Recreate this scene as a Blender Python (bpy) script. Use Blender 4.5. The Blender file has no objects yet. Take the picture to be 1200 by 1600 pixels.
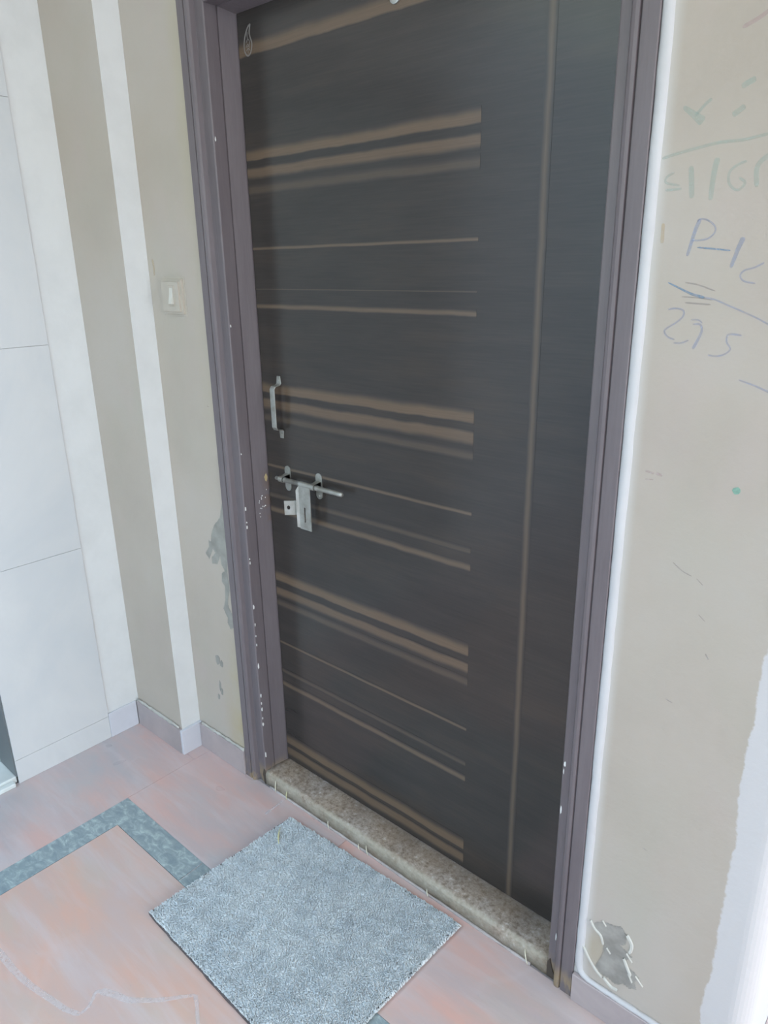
import bpy, bmesh, math, random
import numpy as np
from mathutils import Matrix, Vector

# ------------------------------------------------------------------ camera
scene = bpy.context.scene
COL = scene.collection
YAW, PITCH, ROLL, FPX = -0.73080025, 0.32781113, -0.01678383, 1131.168
EYE = Vector((0.0, 0.0, 1.45))
fwd = Vector((math.sin(YAW) * math.cos(PITCH), math.cos(YAW) * math.cos(PITCH), -math.sin(PITCH)))
rgt = Vector((math.cos(YAW), -math.sin(YAW), 0.0))
upv = rgt.cross(fwd)
r2 = rgt * math.cos(ROLL) + upv * math.sin(ROLL)
u2 = -rgt * math.sin(ROLL) + upv * math.cos(ROLL)
cd = bpy.data.cameras.new('camera')
cam = bpy.data.objects.new('camera', cd)
COL.objects.link(cam)
cam.matrix_world = Matrix(((r2.x, u2.x, -fwd.x, EYE.x), (r2.y, u2.y, -fwd.y, EYE.y),
                           (r2.z, u2.z, -fwd.z, EYE.z), (0, 0, 0, 1)))
cd.sensor_fit = 'HORIZONTAL'
cd.sensor_width = 36.0
cd.lens = FPX / 1200.0 * 36.0
cd.clip_start = 0.02
scene.camera = cam

# ------------------------------------------------------------------ light
scene.view_settings.view_transform = 'Standard'
scene.view_settings.look = 'None'
scene.view_settings.gamma = 1.0
scene.view_settings.use_curve_mapping = False
scene.view_settings.exposure = 0.0
world = bpy.data.worlds.new('sky')
scene.world = world
world.use_nodes = True
wb = world.node_tree.nodes['Background']
wb.inputs['Color'].default_value = (0.52, 0.745, 1.0, 1)
wb.inputs['Strength'].default_value = 5.7


def area(name, loc, target, sx, sy, power, color):
    l = bpy.data.lights.new(name, 'AREA')
    l.shape = 'RECTANGLE'
    l.size, l.size_y = sx, sy
    l.energy = power
    l.color = color
    o = bpy.data.objects.new(name, l)
    COL.objects.link(o)
    o.location = loc
    o.rotation_euler = (Vector(target) - Vector(loc)).to_track_quat('-Z', 'Y').to_euler()
    return o


# daylight entering by the open balcony side and by the stair passage
area('passage_daylight', (3.3, 0.5, 1.40), (-2.0, 0.8, 0.7), 3.4, 2.3, 195, (0.84, 0.92, 1.0))

# ------------------------------------------------------------------ materials
MATS = {}


def principled(name, rgb, rough=0.6, metal=0.0, spec=0.5):
    m = bpy.data.materials.new(name)
    m.use_nodes = True
    b = m.node_tree.nodes['Principled BSDF']
    b.inputs['Base Color'].default_value = (*rgb, 1)
    b.inputs['Roughness'].default_value = rough
    b.inputs['Metallic'].default_value = metal
    b.inputs['Specular IOR Level'].default_value = spec
    MATS[name] = m
    return m, m.node_tree, b


def N(nt, typ, **kw):
    n = nt.nodes.new(typ)
    for k, v in kw.items():
        if k.startswith('_'):
            setattr(n, k[1:], v)
        else:
            n.inputs[k.replace('__', ' ')].default_value = v
    return n


def coords(nt, scale=(1, 1, 1), rot=(0, 0, 0), kind='Object'):
    tc = nt.nodes.new('ShaderNodeTexCoord')
    mp = nt.nodes.new('ShaderNodeMapping')
    mp.inputs['Scale'].default_value = scale
    mp.inputs['Rotation'].default_value = rot
    nt.links.new(tc.outputs[kind], mp.inputs['Vector'])
    return mp.outputs['Vector']


def world_pos(nt):
    g = nt.nodes.new('ShaderNodeNewGeometry')
    return g.outputs['Position']


def noise(nt, vec, scale, detail=4, rough=0.55, dist=0.0):
    n = N(nt, 'ShaderNodeTexNoise', Scale=scale, Detail=detail, Roughness=rough, Distortion=dist)
    nt.links.new(vec, n.inputs['Vector'])
    return n.outputs['Fac']


def mapped(nt, vec, scale=(1, 1, 1), rot=(0, 0, 0)):
    mp = nt.nodes.new('ShaderNodeMapping')
    mp.inputs['Scale'].default_value = scale
    mp.inputs['Rotation'].default_value = rot
    nt.links.new(vec, mp.inputs['Vector'])
    return mp.outputs['Vector']


def ramp(nt, fac, stops):
    r = nt.nodes.new('ShaderNodeValToRGB')
    e = r.color_ramp.elements
    while len(e) < len(stops):
        e.new(0.5)
    for el, (p, c) in zip(e, stops):
        el.position = p
        el.color = (*c, 1) if len(c) == 3 else c
    nt.links.new(fac, r.inputs['Fac'])
    return r.outputs['Color']


def mix(nt, fac, a, b, mode='MIX'):
    m = nt.nodes.new('ShaderNodeMix')
    m.data_type = 'RGBA'
    m.blend_type = mode
    for s, v in ((m.inputs['Factor'], fac), (m.inputs['A'], a), (m.inputs['B'], b)):
        if isinstance(v, (int, float)):
            s.default_value = v
        elif isinstance(v, tuple):
            s.default_value = (*v, 1)
        else:
            nt.links.new(v, s)
    return m.outputs['Result']


def mth(nt, op, a, b=0.0, c=0.0, clamp=False):
    m = nt.nodes.new('ShaderNodeMath')
    m.operation = op
    m.use_clamp = clamp
    for s, v in zip(m.inputs, (a, b, c)):
        if isinstance(v, (int, float)):
            s.default_value = v
        else:
            nt.links.new(v, s)
    return m.outputs[0]


def smooth(nt, v, lo, hi):
    m = nt.nodes.new('ShaderNodeMapRange')
    m.interpolation_type = 'SMOOTHSTEP'
    m.inputs['From Min'].default_value = lo
    m.inputs['From Max'].default_value = hi
    nt.links.new(v, m.inputs['Value'])
    return m.outputs['Result']


def sep(nt, vec):
    s = nt.nodes.new('ShaderNodeSeparateXYZ')
    nt.links.new(vec, s.inputs[0])
    return s.outputs


def bump(nt, b, h, strength=0.3, dist=0.002):
    n = N(nt, 'ShaderNodeBump', Strength=strength, Distance=dist)
    nt.links.new(h, n.inputs['Height'])
    nt.links.new(n.outputs['Normal'], b.inputs['Normal'])


BK = (0, 0, 0)
WH = (1, 1, 1)


def mat_wall():
    m, nt, b = principled('beige_wall_paint', (0.5, 0.46, 0.38), 0.6, spec=0.35)
    p = world_pos(nt)
    x, y, z = sep(nt, p)
    c = ramp(nt, noise(nt, p, 2.6, 5), [(0.35, (0.395, 0.342, 0.292)), (0.5, (0.42, 0.365, 0.313)), (0.65, (0.435, 0.385, 0.34))])
    # faint pinkish and greenish smears
    f = ramp(nt, noise(nt, mapped(nt, p, (1, 1, 0.6)), 5.0, 3), [(0.5, BK), (0.72, WH)])
    c = mix(nt, mth(nt, 'MULTIPLY', f, 0.30), c, (0.385, 0.365, 0.30))
    f = ramp(nt, noise(nt, mapped(nt, p, (1.7, 1, 1)), 4.1, 3), [(0.55, BK), (0.75, WH)])
    c = mix(nt, mth(nt, 'MULTIPLY', f, 0.35), c, (0.45, 0.37, 0.345))
    # yellow damp staining beside the jamb near the floor
    left = mth(nt, 'LESS_THAN', x, -1.4)
    d = mth(nt, 'MULTIPLY', mth(nt, 'MULTIPLY', smooth(nt, x, -1.64, -1.535), left), mth(nt, 'SUBTRACT', 1.0, smooth(nt, z, 0.1, 0.55)))
    d = mth(nt, 'MULTIPLY', d, smooth(nt, noise(nt, p, 9.0, 5), 0.25, 0.6))
    c = mix(nt, mth(nt, 'MULTIPLY', d, 0.8), c, (0.40, 0.315, 0.18))
    d2 = mth(nt, 'MULTIPLY', mth(nt, 'MULTIPLY', smooth(nt, x, -1.60, -1.535), left), smooth(nt, noise(nt, mapped(nt, p, (1, 1, 0.25)), 6.0, 3), 0.35, 0.7))
    c = mix(nt, mth(nt, 'MULTIPLY', d2, 0.45), c, (0.43, 0.385, 0.25))
    # tea-coloured damp tint round the peeled spot low on the right
    dv = nt.nodes.new('ShaderNodeVectorMath'); dv.operation = 'DISTANCE'; dv.inputs[1].default_value = (-0.405, WY, 0.155)
    nt.links.new(p, dv.inputs[0])
    dd = mth(nt, 'ADD', dv.outputs['Value'], mth(nt, 'MULTIPLY', mth(nt, 'SUBTRACT', noise(nt, p, 22, 4), 0.5), 0.05))
    c = mix(nt, mth(nt, 'MULTIPLY', mth(nt, 'SUBTRACT', 1.0, smooth(nt, dd, 0.02, 0.075)), 0.5), c, (0.37, 0.31, 0.21))
    # brush marks: the beige thins out towards the putty bead
    g2 = mth(nt, 'MULTIPLY', mth(nt, 'SUBTRACT', 1.0, smooth(nt, x, -0.450, -0.424)), mth(nt, 'GREATER_THAN', x, -0.5))
    c = mix(nt, mth(nt, 'MULTIPLY', g2, 0.55), c, (0.62, 0.62, 0.62))
    # unpainted white corner with a ragged paint edge
    e = mth(nt, 'ADD', x, mth(nt, 'MULTIPLY', mth(nt, 'SUBTRACT', noise(nt, p, 55, 5, 0.7), 0.5), 0.016))
    e = mth(nt, 'ADD', e, mth(nt, 'MULTIPLY', mth(nt, 'SUBTRACT', noise(nt, p, 6, 2), 0.5), 0.03))
    wmask = smooth(nt, e, -0.2135, -0.2095)
    wmask = mth(nt, 'MULTIPLY', wmask, smooth(nt, mth(nt, 'SUBTRACT', 1.0, z), -0.4, 0.0))
    c = mix(nt, wmask, c, (0.53, 0.51, 0.51))
    nt.links.new(c, b.inputs['Base Color'])
    h = mth(nt, 'ADD', noise(nt, p, 60, 4), mth(nt, 'MULTIPLY', noise(nt, p, 9, 3), 1.5))
    bump(nt, b, h, 0.22, 0.004)
    return m


def mat_plaster(name, rgb, amount=0.5):
    m, nt, b = principled(name, rgb, 0.62, spec=0.3)
    p = world_pos(nt)
    f = noise(nt, p, 11, 6, 0.6)
    g = tuple(v * 0.94 for v in rgb)
    c = ramp(nt, f, [(0.32, g), (0.6, rgb)])
    nt.links.new(c, b.inputs['Base Color'])
    bump(nt, b, noise(nt, p, 45, 5), amount * 0.6, 0.003)
    return m


def mat_white_tile():
    m, nt, b = principled('white_marble_tile', (0.62, 0.62, 0.60), 0.34, spec=0.5)
    p = world_pos(nt)
    c = ramp(nt, noise(nt, mapped(nt, p, (1, 1, 0.7), (0.5, 0, 0)), 3.5, 6, 0.6, 1.2),
             [(0.35, (0.52, 0.53, 0.54)), (0.55, (0.56, 0.56, 0.56)), (0.7, (0.585, 0.585, 0.58))])
    nt.links.new(c, b.inputs['Base Color'])
    return m


def mat_frame():
    m, nt, b = principled('dark_mauve_frame_paint', (0.105, 0.085, 0.095), 0.45, spec=0.4)
    p = world_pos(nt)
    c = ramp(nt, noise(nt, mapped(nt, p, (6, 6, 0.7)), 5, 5), [(0.3, (0.132, 0.110, 0.118)), (0.7, (0.158, 0.134, 0.142))])
    c2 = ramp(nt, noise(nt, mapped(nt, p, (40, 40, 3)), 6, 3), [(0.35, (0.82, 0.82, 0.82)), (0.6, WH)])
    c = mix(nt, 0.35, c, c2, 'MULTIPLY')
    # rubbed brown patch around the keep hole, wood showing at the foot
    x, y, z = sep(nt, p)
    k = mth(nt, 'MULTIPLY', smooth(nt, mth(nt, 'ABSOLUTE', mth(nt, 'SUBTRACT', z, 0.87)), 0.13, 0.02), smooth(nt, noise(nt, p, 30, 4), 0.42, 0.6))
    k = mth(nt, 'MULTIPLY', k, smooth(nt, y, 1.13, 1.16))
    c = mix(nt, mth(nt, 'MULTIPLY', k, 0.5), c, (0.16, 0.10, 0.07))
    w = mth(nt, 'MULTIPLY', smooth(nt, z, 0.075, 0.02), smooth(nt, noise(nt, mapped(nt, p, (1, 1, 0.4)), 40, 3), 0.4, 0.55))
    c = mix(nt, mth(nt, 'MULTIPLY', w, 0.85), c, (0.30, 0.22, 0.13))
    nt.links.new(c, b.inputs['Base Color'])
    bump(nt, b, noise(nt, mapped(nt, p, (30, 30, 2.5)), 8, 4), 0.18, 0.002)
    return m


def mat_leaf():
    m, nt, b = principled('dark_wenge_laminate', (0.045, 0.04, 0.038), 0.2, spec=0.5)
    p = world_pos(nt)
    c = ramp(nt, noise(nt, mapped(nt, p, (1.2, 1, 7)), 3.0, 5), [(0.3, (0.035, 0.030, 0.028)), (0.55, (0.041, 0.035, 0.032)), (0.75, (0.050, 0.040, 0.034))])
    c2 = ramp(nt, noise(nt, mapped(nt, p, (3, 1, 90)), 4.0, 4), [(0.3, (0.85, 0.85, 0.85)), (0.7, (1.1, 1.08, 1.05))])
    c = mix(nt, 0.7, c, c2, 'MULTIPLY')
    nt.links.new(c, b.inputs['Base Color'])
    r = ramp(nt, noise(nt, mapped(nt, p, (1, 1, 1)), 3, 4), [(0.3, (0.15,) * 3), (0.7, (0.26,) * 3)])
    nt.links.new(r, b.inputs['Roughness'])
    return m


def mat_stripe(name, rgb, axis, fade_lo, fade_hi):
    """tan veneer whose tone melts into the dark laminate over the width of the strip"""
    m, nt, b = principled(name, rgb, 0.22, spec=0.5)
    tc = nt.nodes.new('ShaderNodeTexCoord')
    g = sep(nt, tc.outputs['Generated'])[axis]
    p = world_pos(nt)
    sc = (3, 1, 130) if axis == 2 else (130, 1, 3)
    wob = mth(nt, 'MULTIPLY', mth(nt, 'SUBTRACT', noise(nt, mapped(nt, p, (6, 1, 6)), 1.6, 3), 0.5), 0.35)
    gw = mth(nt, 'ADD', g, wob)
    f = mth(nt, 'MULTIPLY', smooth(nt, gw, 0.0, fade_lo), mth(nt, 'SUBTRACT', 1.0, smooth(nt, gw, 1.0 - fade_hi, 1.0)))
    tan = mix(nt, noise(nt, mapped(nt, p, sc), 4, 4), tuple(v * 0.78 for v in rgb), tuple(v * 1.15 for v in rgb))
    c = mix(nt, f, (0.040, 0.0345, 0.032), tan)
    nt.links.new(c, b.inputs['Base Color'])
    return m


def mat_metal():
    m, nt, b = principled('satin_steel', (0.50, 0.50, 0.47), 0.42, metal=0.75)
    p = world_pos(nt)
    c = ramp(nt, noise(nt, p, 45, 3), [(0.35, (0.34, 0.33, 0.295)), (0.65, (0.46, 0.46, 0.435))])
    nt.links.new(c, b.inputs['Base Color'])
    return m


def mat_pink(name, a, bb, cc, rot, tint):
    m, nt, b = principled(name, a, 0.24, spec=0.5)
    p = world_pos(nt)
    v = mapped(nt, p, (1.0, 3.2, 1), (0, 0, rot))
    c = ramp(nt, noise(nt, v, 2.4, 6, 0.6, 0.2), [(0.32, cc), (0.47, bb), (0.62, a), (0.75, tuple(q * 1.06 for q in a))])
    v2 = mapped(nt, p, (1.0, 2.0, 1), (0, 0, rot + 0.5))
    g = ramp(nt, noise(nt, v2, 3.5, 5, 0.6, 0.3), [(0.50, BK), (0.76, WH)])
    c = mix(nt, mth(nt, 'MULTIPLY', g, 0.55), c, tint)
    # pale hairline veins
    vo = N(nt, 'ShaderNodeTexVoronoi', _feature='DISTANCE_TO_EDGE', Scale=3.6)
    wv = N(nt, 'ShaderNodeTexNoise', Scale=4.0, Detail=3.0)
    nt.links.new(p, wv.inputs['Vector'])
    nt.links.new(mix(nt, 0.16, p, wv.outputs['Color']), vo.inputs['Vector'])
    e = mth(nt, 'MULTIPLY', mth(nt, 'SUBTRACT', 1.0, smooth(nt, vo.outputs['Distance'], 0.0, 0.035)), smooth(nt, noise(nt, p, 3.3, 2), 0.45, 0.62))
    c = mix(nt, mth(nt, 'MULTIPLY', e, 0.12), c, (0.62, 0.56, 0.56))
    st2 = ramp(nt, noise(nt, mapped(nt, p, (1.0, 7.0, 1), (0, 0, rot + 0.15)), 3.0, 5, 0.6, 0.4), [(0.48, BK), (0.72, WH)])
    c = mix(nt, mth(nt, 'MULTIPLY', st2, 0.5), c, (0.56, 0.50, 0.51))
    # dusty specks
    s = smooth(nt, noise(nt, p, 120, 3), 0.68, 0.74)
    c = mix(nt, mth(nt, 'MULTIPLY', s, 0.3), c, (0.34, 0.33, 0.36))
    nt.links.new(c, b.inputs['Base Color'])
    r = ramp(nt, noise(nt, p, 5, 2), [(0.3, (0.27,) * 3), (0.7, (0.36,) * 3)])
    nt.links.new(r, b.inputs['Roughness'])
    return m


def mat_green():
    m, nt, b = principled('grey_green_marble', (0.2, 0.26, 0.27), 0.22, spec=0.5)
    p = world_pos(nt)
    c = ramp(nt, noise(nt, mapped(nt, p, (1, 1.8, 1), (0, 0, 0.7)), 28, 6, 0.65, 1.0),
             [(0.35, (0.20, 0.25, 0.275)), (0.5, (0.25, 0.305, 0.32)), (0.60, (0.32, 0.385, 0.395)), (0.72, (0.46, 0.53, 0.53))])
    nt.links.new(c, b.inputs['Base Color'])
    return m


def mat_sill():
    m, nt, b = principled('rough_granite', (0.3, 0.26, 0.22), 0.7, spec=0.35)
    p = world_pos(nt)
    x, y, z = sep(nt, p)
    c = ramp(nt, noise(nt, p, 95, 4, 0.7), [(0.33, (0.20, 0.155, 0.12)), (0.48, (0.33, 0.275, 0.23)), (0.62, (0.42, 0.36, 0.315)), (0.72, (0.60, 0.56, 0.53))])
    c2 = ramp(nt, noise(nt, p, 9, 4), [(0.35, (0.80, 0.72, 0.62)), (0.6, WH)])
    c = mix(nt, 0.8, c, c2, 'MULTIPLY')
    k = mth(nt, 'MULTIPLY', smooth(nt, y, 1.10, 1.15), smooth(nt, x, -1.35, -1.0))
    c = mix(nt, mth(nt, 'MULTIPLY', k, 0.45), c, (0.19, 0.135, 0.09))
    # worn, lime-washed front edge
    f = mth(nt, 'MULTIPLY', smooth(nt, y, 1.094, 1.082), smooth(nt, noise(nt, p, 18, 4), 0.25, 0.55))
    c = mix(nt, mth(nt, 'MULTIPLY', f, 0.6), c, (0.36, 0.335, 0.27))
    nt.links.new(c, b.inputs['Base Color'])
    bump(nt, b, noise(nt, p, 90, 4, 0.7), 0.6, 0.003)
    return m


def mat_skirting():
    m, nt, b = principled('mauve_stone_skirting', (0.40, 0.33, 0.34), 0.35, spec=0.5)
    p = world_pos(nt)
    c = ramp(nt, noise(nt, p, 7, 5, 0.6, 0.6), [(0.3, (0.31, 0.27, 0.27)), (0.5, (0.36, 0.305, 0.305)), (0.7, (0.41, 0.345, 0.34))])
    nt.links.new(c, b.inputs['Base Color'])
    return m


def mat_flat(name, rgb, rough=0.6, spec=0.4, var=0.12, scale=30, metal=0.0):
    m, nt, b = principled(name, rgb, rough, metal, spec)
    p = world_pos(nt)
    c = ramp(nt, noise(nt, p, scale, 4), [(0.35, tuple(v * (1 - var) for v in rgb)), (0.65, tuple(min(1, v * (1 + var)) for v in rgb))])
    nt.links.new(c, b.inputs['Base Color'])
    return m


def mat_crayon(name, rgb, cover):
    """waxy stroke that lets the wall through where the crayon skipped"""
    m, nt, b = principled(name, rgb, 0.6, spec=0.3)
    p = world_pos(nt)
    f = ramp(nt, noise(nt, p, 120, 2), [(0.3, (0.72,) * 3), (0.65, (1.0,) * 3)])
    nt.links.new(mth(nt, 'MULTIPLY', f, cover), b.inputs['Alpha'])
    return m


def mat_pile():
    m, nt, b = principled('grey_shag', (0.25, 0.29, 0.32), 0.9, spec=0.15)
    p = world_pos(nt)
    c = ramp(nt, noise(nt, p, 120, 3), [(0.3, (0.64, 0.67, 0.68)), (0.7, (0.74, 0.77, 0.78))])
    c2 = ramp(nt, noise(nt, p, 14, 4), [(0.3, (0.86, 0.88, 0.90)), (0.6, WH)])
    c = mix(nt, 1.0, c, c2, 'MULTIPLY')
    nt.links.new(c, b.inputs['Base Color'])
    return m


WY = 1.075         # face of the door wall
WALL = mat_wall()
WHITE = mat_plaster('white_plaster', (0.62, 0.62, 0.615), 0.35)
BEAD = mat_plaster('white_putty', (0.52, 0.51, 0.52), 0.3)
CEIL = mat_plaster('cream_ceiling', (0.74, 0.62, 0.46), 0.1)
TILE = mat_white_tile()
FRAME = mat_frame()
LEAF = mat_leaf()
TANB = mat_stripe('tan_veneer_band', (0.130, 0.090, 0.062), 2, 0.15, 0.55)
TAND = mat_stripe('tan_veneer_lower_band', (0.122, 0.085, 0.060), 2, 0.4, 0.25)
TANF = mat_stripe('faded_veneer_band', (0.080, 0.061, 0.048), 2, 0.35, 0.5)
TANT = mat_stripe('tan_veneer_line', (0.120, 0.086, 0.062), 2, 0.35, 0.5)
TANV = mat_stripe('tan_veneer_upright', (0.105, 0.078, 0.058), 0, 0.5, 0.5)
METAL = mat_metal()
PINK_A = mat_pink('pink_marble_inner', (0.58, 0.36, 0.29), (0.52, 0.37, 0.325), (0.49, 0.385, 0.37), 0.5, (0.44, 0.42, 0.36))
PINK_B = mat_pink('pink_marble_border', (0.56, 0.365, 0.33), (0.48, 0.37, 0.36), (0.42, 0.37, 0.38), 1.0, (0.38, 0.42, 0.43))
PINK_C = mat_pink('pink_marble_by_sill', (0.60, 0.37, 0.32), (0.50, 0.385, 0.37), (0.42, 0.37, 0.38), -0.7, (0.40, 0.38, 0.33))
GREEN = mat_green()
GROUT = mat_flat('grey_grout', (0.40, 0.36, 0.35), 0.8)
SILL = mat_sill()
SKIRT = mat_skirting()
LAV = mat_flat('pale_lavender_tile', (0.53, 0.53, 0.57), 0.35, 0.5, 0.06, 8)
PLASTIC = mat_flat('ivory_plastic', (0.44, 0.392, 0.335), 0.55, 0.25, 0.03)
ROCKER = mat_flat('pale_rocker_plastic', (0.55, 0.53, 0.48), 0.4, 0.4, 0.03)
BLUE = mat_crayon('blue_crayon', (0.26, 0.34, 0.52), 0.36)
BLUED = mat_crayon('dark_blue_crayon', (0.20, 0.30, 0.42), 0.60)
TEAL = mat_crayon('faint_green_crayon', (0.36, 0.52, 0.46), 0.26)
PENCIL = mat_crayon('pencil', (0.34, 0.31, 0.30), 0.45)
REDCR = mat_crayon('faint_red_crayon', (0.55, 0.38, 0.40), 0.30)
YELCR = mat_crayon('faint_yellow_crayon', (0.60, 0.46, 0.28), 0.35)
GREY_PL = mat_flat('bare_grey_plaster', (0.28, 0.27, 0.245), 0.85, 0.2, 0.14, 25)
GREY_PR = mat_flat('bare_damp_plaster', (0.30, 0.28, 0.255), 0.85, 0.2, 0.18, 30)
FLAKE = mat_flat('curled_paint', (0.54, 0.53, 0.49), 0.6, 0.3, 0.05)
CHIP = mat_flat('chipped_white_primer', (0.72, 0.72, 0.70), 0.7, 0.2, 0.05)
DIRT = mat_flat('dark_grime', (0.07, 0.055, 0.045), 0.8, 0.2)
STRAW = mat_flat('dry_straw', (0.62, 0.60, 0.36), 0.6, 0.3, 0.1)
STRAWP = mat_flat('pale_straw', (0.66, 0.63, 0.50), 0.6, 0.3, 0.1)
STICK = mat_flat('silver_sticker', (0.17, 0.15, 0.14), 0.35, 0.5, 0.1, 90)
PILE = mat_pile()
BACKING_SHADE = mat_flat('backing_and_shadow_edge', (0.12, 0.10, 0.10), 0.9, 0.1)  # dark backing, also drawn as the mat's shadow outline
LIFT = mat_flat('lift_door_grey', (0.33, 0.36, 0.37), 0.4, 0.5, 0.06, 4, 0.3)
SILLWHITE = mat_flat('white_marble_step', (0.62, 0.64, 0.62), 0.3, 0.5, 0.1, 12)
VEIN = mat_crayon('white_vein', (0.74, 0.70, 0.71), 0.38)
BOUNCE_WALL = mat_flat('cream_bounce_wall', (0.80, 0.68, 0.50), 0.8)  # warm colour of the added bounce wall
GLASSB = principled('dark_lens', (0.02, 0.02, 0.025), 0.08)[0]


# ------------------------------------------------------------------ helpers
def link(name, bm, mats, parent=None, smooth_=False):
    me = bpy.data.meshes.new(name)
    bmesh.ops.recalc_face_normals(bm, faces=bm.faces)
    bm.to_mesh(me)
    bm.free()
    for m in (mats if isinstance(mats, (list, tuple)) else [mats]):
        me.materials.append(m)
    if smooth_:
        for p in me.polygons:
            p.use_smooth = True
    o = bpy.data.objects.new(name, me)
    COL.objects.link(o)
    if parent:
        o.parent = parent
        o.matrix_parent_inverse = parent.matrix_basis.inverted()
    return o


def box(bm, lo, hi, bevel=0.0, mi=0, side=None, seg=2):
    """side: {'+x': slot ...} gives single faces another material slot"""
    before = set(bm.faces)
    r = bmesh.ops.create_cube(bm, size=1.0)
    for v in r['verts']:
        v.co = Vector([lo[i] + (v.co[i] + 0.5) * (hi[i] - lo[i]) for i in range(3)])
    fs = [f for f in bm.faces if f not in before]
    for f in fs:
        f.material_index = mi
        if side:
            f.normal_update()
            k = max(range(3), key=lambda i: abs(f.normal[i]))
            key = ('+' if f.normal[k] > 0 else '-') + 'xyz'[k]
            if key in side:
                f.material_index = side[key]
    if bevel:
        es = list({e for f in fs for e in f.edges})
        bmesh.ops.bevel(bm, geom=es, offset=bevel, segments=seg, affect='EDGES', profile=0.6)
    return bm


def extrude_profile(bm, pts, z0, z1, closed=True, mi=0, axis='z'):
    """pts: list of 2-D points; extruded along axis"""
    def P(a, b, t):
        return (a, b, t) if axis == 'z' else ((t, a, b) if axis == 'x' else (a, t, b))
    lo = [bm.verts.new(P(a, b, z0)) for a, b in pts]
    hi = [bm.verts.new(P(a, b, z1)) for a, b in pts]
    n = len(pts)
    for i in range(n if closed else n - 1):
        f = bm.faces.new((lo[i], lo[(i + 1) % n], hi[(i + 1) % n], hi[i]))
        f.material_index = mi
    if closed:
        bm.faces.new(lo[::-1]).material_index = mi
        bm.faces.new(hi).material_index = mi
    return bm


def tube(bm, pts, r, n=10, caps=True):
    """round tube through pts; r number or list"""
    rs = r if isinstance(r, (list, tuple)) else [r] * len(pts)
    pts = [Vector(p) for p in pts]
    rings = []
    prev = None
    for i, p in enumerate(pts):
        t = (pts[min(i + 1, len(pts) - 1)] - pts[max(i - 1, 0)]).normalized()
        a = prev if prev else (Vector((0, 0, 1)) if abs(t.z) < 0.9 else Vector((1, 0, 0)))
        u = (a - t * a.dot(t)).normalized()
        w = t.cross(u)
        prev = u
        rings.append([bm.verts.new(p + (u * math.cos(2 * math.pi * k / n) + w * math.sin(2 * math.pi * k / n)) * rs[i]) for k in range(n)])
    for a, b in zip(rings, rings[1:]):
        for k in range(n):
            bm.faces.new((a[k], a[(k + 1) % n], b[(k + 1) % n], b[k]))
    if caps:
        bm.faces.new(rings[0][::-1])
        bm.faces.new(rings[-1])
    return bm


def catmull(pts, k=6):
    P = [np.array(p, float) for p in pts]
    if len(P) < 3:
        return [tuple(p) for p in P]
    P = [2 * P[0] - P[1]] + P + [2 * P[-1] - P[-2]]
    out = []
    for i in range(1, len(P) - 2):
        for j in range(k):
            t = j / k
            a, b, c, d = P[i - 1:i + 3]
            out.append(tuple(0.5 * (2 * b + (c - a) * t + (2 * a - 5 * b + 4 * c - d) * t * t + (3 * b - a - 3 * c + d) * t ** 3)))
    out.append(tuple(P[-2]))
    return out


def ribbon(bm, pts, w, place, th=0.0003):
    """flat stroke of width w through 2-D pts; place(a, b, h) gives the 3-D point at relief h"""
    pts = catmull(pts)
    n = len(pts)
    ws = w if isinstance(w, (list, tuple)) else None
    rows = []
    for i, (a, b) in enumerate(pts):
        q, p = pts[min(i + 1, n - 1)], pts[max(i - 1, 0)]
        tx, ty = q[0] - p[0], q[1] - p[1]
        l = math.hypot(tx, ty) or 1
        nx, ny = -ty / l, tx / l
        hw = (w if ws is None else ws[0] + (ws[1] - ws[0]) * i / (n - 1)) / 2
        if i in (0, n - 1):
            hw *= 0.5
        rows.append((bm.verts.new(place(a + nx * hw, b + ny * hw, 0)), bm.verts.new(place(a + nx * hw * .6, b + ny * hw * .6, th)),
                     bm.verts.new(place(a - nx * hw * .6, b - ny * hw * .6, th)), bm.verts.new(place(a - nx * hw, b - ny * hw, 0))))
    for r0, r1 in zip(rows, rows[1:]):
        for k in range(3):
            bm.faces.new((r0[k], r0[k + 1], r1[k + 1], r1[k]))
    return bm


def tag(o, label=None, cat=None, group=None, kind=None):
    for k, v in (('label', label), ('category', cat), ('group', group), ('kind', kind)):
        if v:
            o[k] = v
    return o


def empty(name, loc):
    o = bpy.data.objects.new(name, None)
    COL.objects.link(o)
    o.location = loc
    o.empty_display_size = 0.05
    return o


def struct(o, label=None):
    o['kind'] = 'structure'
    if label:
        o['label'] = label
    return o


# ------------------------------------------------------------------ setting: walls
PY = 1.008         # face of the pier in the left corner
CZ = 2.5          # ceiling
bm = bmesh.new()
# left bay between pier and frame, pier, lintel over the door, right bay with a rounded corner
box(bm, (-1.768, WY, 0), (-1.534, 1.32, CZ))
box(bm, (-2.20, PY, 0), (-1.768, 1.32, CZ), 0.0, 0, {'+x': 1})
box(bm, (-1.534, WY, 2.057), (-0.459, 1.32, CZ))
arc = [(-0.172 + 0.034 * math.sin(t), WY + 0.034 - 0.034 * math.cos(t)) for t in np.linspace(0, math.pi / 2, 9)]
extrude_profile(bm, [(-0.459, WY)] + arc + [(-0.138, 2.9), (-0.30, 2.9), (-0.30, 1.32), (-0.459, 1.32)], 0, CZ)
wall_back = struct(link('wall_back', bm, [WALL, WHITE]), 'beige painted door wall with a pier at its left end')

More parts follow.
